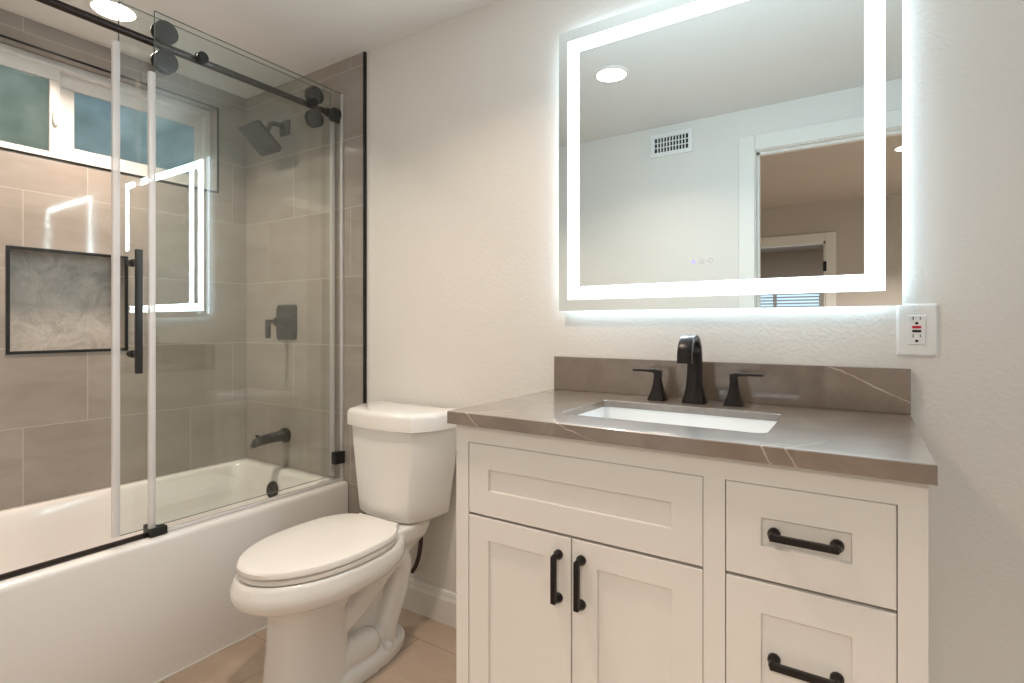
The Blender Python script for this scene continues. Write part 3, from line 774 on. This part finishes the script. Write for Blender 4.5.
# undermount sink
snk = thing('sink', 'white rectangular undermount sink set in the brown counter', 'sink', ((SX0 + SX1) / 2, (SY0 + SY1) / 2, 0.74))
ZK = CZ1 - 0.0185
g = 0.002
rs = [rrect(SX0 - .022, SX1 + .022, SY0 - .022, SY1 + .022, .03, ZK, 8), rrect(SX0 - g, SX1 + g, SY0 - g, SY1 + g, .024, ZK, 8), rrect(SX0 - g, SX1 + g, SY0 - g, SY1 + g, .024, ZK - .005, 8),
      rrect(SX0 + .003, SX1 - .003, SY0 + .003, SY1 - .003, .03, ZK - .06, 8), rrect(SX0 + .015, SX1 - .015, SY0 + .012, SY1 - .012, .04, ZK - .115, 8), rrect(SX0 + .05, SX1 - .05, SY0 + .04, SY1 - .04, .05, ZK - .132, 8), rrect(-.40, -.36, 1.245, 1.285, .019, ZK - .137, 8)]
rs += [rrect(-.40, -.36, 1.245, 1.285, .019, ZK - .15, 8), rrect(SX0 - .005, SX1 + .005, SY0 - .005, SY1 + .005, .05, ZK - .145, 8), rrect(SX0 - .014, SX1 + .014, SY0 - .014, SY1 + .014, .04, ZK - .05, 8), rrect(SX0 - .022, SX1 + .022, SY0 - .022, SY1 + .022, .03, ZK - .010, 8), rs[0]]
MB().loft(rs, False, False).build('basin', SINKMAT, snk, angle=50)
MB().lathe((-.38, 1.265, ZK - .138), (0, 0, 1), [(.0, -.004), (.022, -.004), (.022, .001), (.018, .003), (.0, .003)], 24).build('drain', BRONZE, snk)

# widespread faucet
fc = thing('faucet', 'dark bronze widespread faucet, arched spout with two lever handles', 'faucet', (-0.378, 1.477, CZ1))
def sect(c, tan, w, th):
    """rectangle section across x and the in-plane normal of a path in the yz plane"""
    nrm = Vector((0, -tan.z, tan.y)).normalized()
    X = Vector((1, 0, 0)); out = []
    for a, b_ in ((-1, -1), (-.8, -1), (.8, -1), (1, -1), (1, -.7), (1, .7), (1, 1), (.8, 1), (-.8, 1), (-1, 1), (-1, .7), (-1, -.7)):
        sx = a * w / 2; sy = b_ * th / 2
        if abs(a) == 1 and abs(b_) == 1: sx *= .94; sy *= .90
        out.append(c + X * sx + nrm * sy)
    return out
path = [(1.477, .9037, .060, .052), (1.477, .909, .058, .051), (1.478, .925, .049, .043), (1.479, .950, .040, .034), (1.480, .980, .037, .027), (1.480, 1.010, .0365, .022), (1.479, 1.026, .0365, .019)]
cyc, czc, rad = 1.430, 1.029, 0.049
for k in range(1, 15):
    a = math.radians(k * 12.5)
    path.append((cyc + rad * math.cos(a), czc + rad * math.sin(a), .0365, .018 - .0003 * k))
path.append((1.380, 1.014, .0365, .0135))
pts = [Vector((-0.378, p[0], p[1])) for p in path]; rr = []
for i, p in enumerate(path):
    tg = (pts[min(i + 1, len(pts) - 1)] - pts[max(i - 1, 0)]).normalized()
    rr.append(sect(pts[i], tg, p[2], p[3]))
MB().loft(rr).build('spout', BRONZE, fc, angle=35)
def handle(x, s, y):
    rr = []
    for z, w in ((.9037, .046), (.907, .045), (.915, .040), (.930, .030), (.950, .022), (.968, .0185), (.978, .018)):
        rr.append([Vector((x + p.x, y + p.y, z)) for p in rrect(-w / 2, w / 2, -w / 2, w / 2, .003, 0, 3)])
    hb = MB().loft(rr).build('handle_base', BRONZE, fc, angle=35)
    rr = []
    for d, h, zz in ((-.0095, .020, .976), (.004, .016, .981), (.012, .009, .984), (.03, .0065, .9845), (.066, .0055, .9845), (.070, .004, .9845)):
        rr.append([Vector((x + s * d, y + a * .0095, zz + b_ * h / 2)) for a, b_ in ((-1, -1), (1, -1), (1, .7), (.8, 1), (-.8, 1), (-1, .7))])
    MB().loft(rr).build('lever', BRONZE, hb, angle=35)
handle(-0.479, -1, 1.480)
handle(-0.280, 1, 1.484)

# ------------------------------------------------------------------ lit mirror
MX0, MX1, MZ0, MZ1, MY = -0.820, 0.0756, 1.1565, 2.0458, 1.535
mir = thing('led_mirror', 'rectangular backlit mirror with glowing white border band', 'mirror', ((MX0 + MX1) / 2, YB, MZ0))
MB().box(MX0, MX1, MY, MY + 0.005, MZ0, MZ1).build('mirror_glass', MIRROR, mir, smooth=False)
b = MB(); i = 0.0325
frame_y(b, MX0 + i, MX1 - i, MY - 0.0006, MY - 0.0001, MZ0 + i + .003, MZ1 - i - .003, 0.0405)
b.build('light_band', STRIP, mir, smooth=False)
for cx, cz, w, h in (((MX0 + MX1) / 2, MZ0 + i + .023, MX1 - MX0 - 2 * i, .040), ((MX0 + MX1) / 2, MZ1 - i - .023, MX1 - MX0 - 2 * i, .040),
                     (MX0 + i + .020, (MZ0 + MZ1) / 2, .040, MZ1 - MZ0 - 2 * i - .09), (MX1 - i - .020, (MZ0 + MZ1) / 2, .040, MZ1 - MZ0 - 2 * i - .09)):
    ld = bpy.data.lights.new('led_lamp', 'AREA'); ld.shape = 'RECTANGLE'; ld.size = w; ld.size_y = h; ld.energy = P_STRIP; ld.color = COOL
    lo = bpy.data.objects.new('led_lamp', ld); C.objects.link(lo); lo.parent = mir
    lo.location = Vector((cx, MY - .0015, cz)) - mir.location; lo.rotation_euler = (math.pi / 2 * -1, 0, 0)
MB().box(MX0 + .030, MX1 - .030, MY + .0055, YB - .0006, MZ0 + .030, MZ1 - .030).build('housing', CHROME, mir, smooth=False)
b = MB(); frame_y(b, MX0 + .020, MX1 - .020, MY + .012, MY + .026, MZ0 + .020, MZ1 - .020, 0.0085)
b.build('backlight', HALO, mir, smooth=False)
zi = 1.287
def icon(x, z, m, filled):
    b = MB(); prof = [(.0055, 0), (.0055, .0003), (0, .0003)] if filled else [(.0065, 0), (.0065, .0003), (.0048, .0003), (.0048, 0)]
    b.lathe((x, MY - .0001, z), (0, -1, 0), prof, 20, filled)
    if not filled and x < -.36: b.box(x - .0008, x + .0008, MY - .0004, MY - .0001, z - .003, z + .003)
    b.build('touch_icon', m, mir, smooth=False)
icon(-.396, zi, BLUEICON, True); icon(-.373, zi, WHITEICON, False); icon(-.350, zi + .001, WHITEICON, False)

# ------------------------------------------------------------------ outlet
OX0, OX1, OZ0, OZ1 = 0.066, 0.144, 1.039, 1.161
ol = thing('wall_outlet', 'white outlet plate with red and black buttons right of the mirror', 'outlet', ((OX0 + OX1) / 2, YB, OZ0))
rr = [[Vector((p.x, YB - d, p.y)) for p in rrect(OX0 + s, OX1 - s, OZ0 + s, OZ1 - s, .004, 0, 4)] for s, d in ((0, .0003), (0, .003), (.004, .0065), (.008, .0068))]
MB().loft(rr).build('cover_plate', PLASTIC, ol, angle=30)
ox, oz = (OX0 + OX1) / 2 - .001, (OZ0 + OZ1) / 2
MB().box(ox - .0168, ox + .0168, YB - .0092, YB - .0066, oz - .034, oz + .034, .001).build('receptacle', PLASTIC, ol, smooth=False)
yq0, yq1 = YB - .0096, YB - .0091
for z in (oz + .027, oz - .014):
    MB().box(ox - .0075, ox - .0057, yq0, yq1, z - .004, z + .004).build('socket_slot', BLACK, ol, smooth=False)
    MB().box(ox + .0057, ox + .0075, yq0, yq1, z - .003, z + .003).build('socket_slot', BLACK, ol, smooth=False)
    MB().lathe((ox, YB - .0092, z - .0115), (0, -1, 0), [(.0032, 0), (.0032, .0004), (0, .0004)], 12).build('socket_slot', BLACK, ol)
MB().box(ox - .0085, ox + .0085, YB - .0105, YB - .0090, oz + .0035, oz + .0095, .0008).build('reset_button', REDBTN, ol, smooth=False)
MB().box(ox - .0085, ox + .0085, YB - .0105, YB - .0090, oz - .0055, oz + .0000, .0008).build('test_button', BLACK, ol, smooth=False)
for z in (oz + .048, oz - .048): MB().lathe((ox, YB - .0067, z), (0, -1, 0), [(.0028, 0), (.0026, .0010), (0, .0012)], 12).build('screw', PLASTIC, ol)
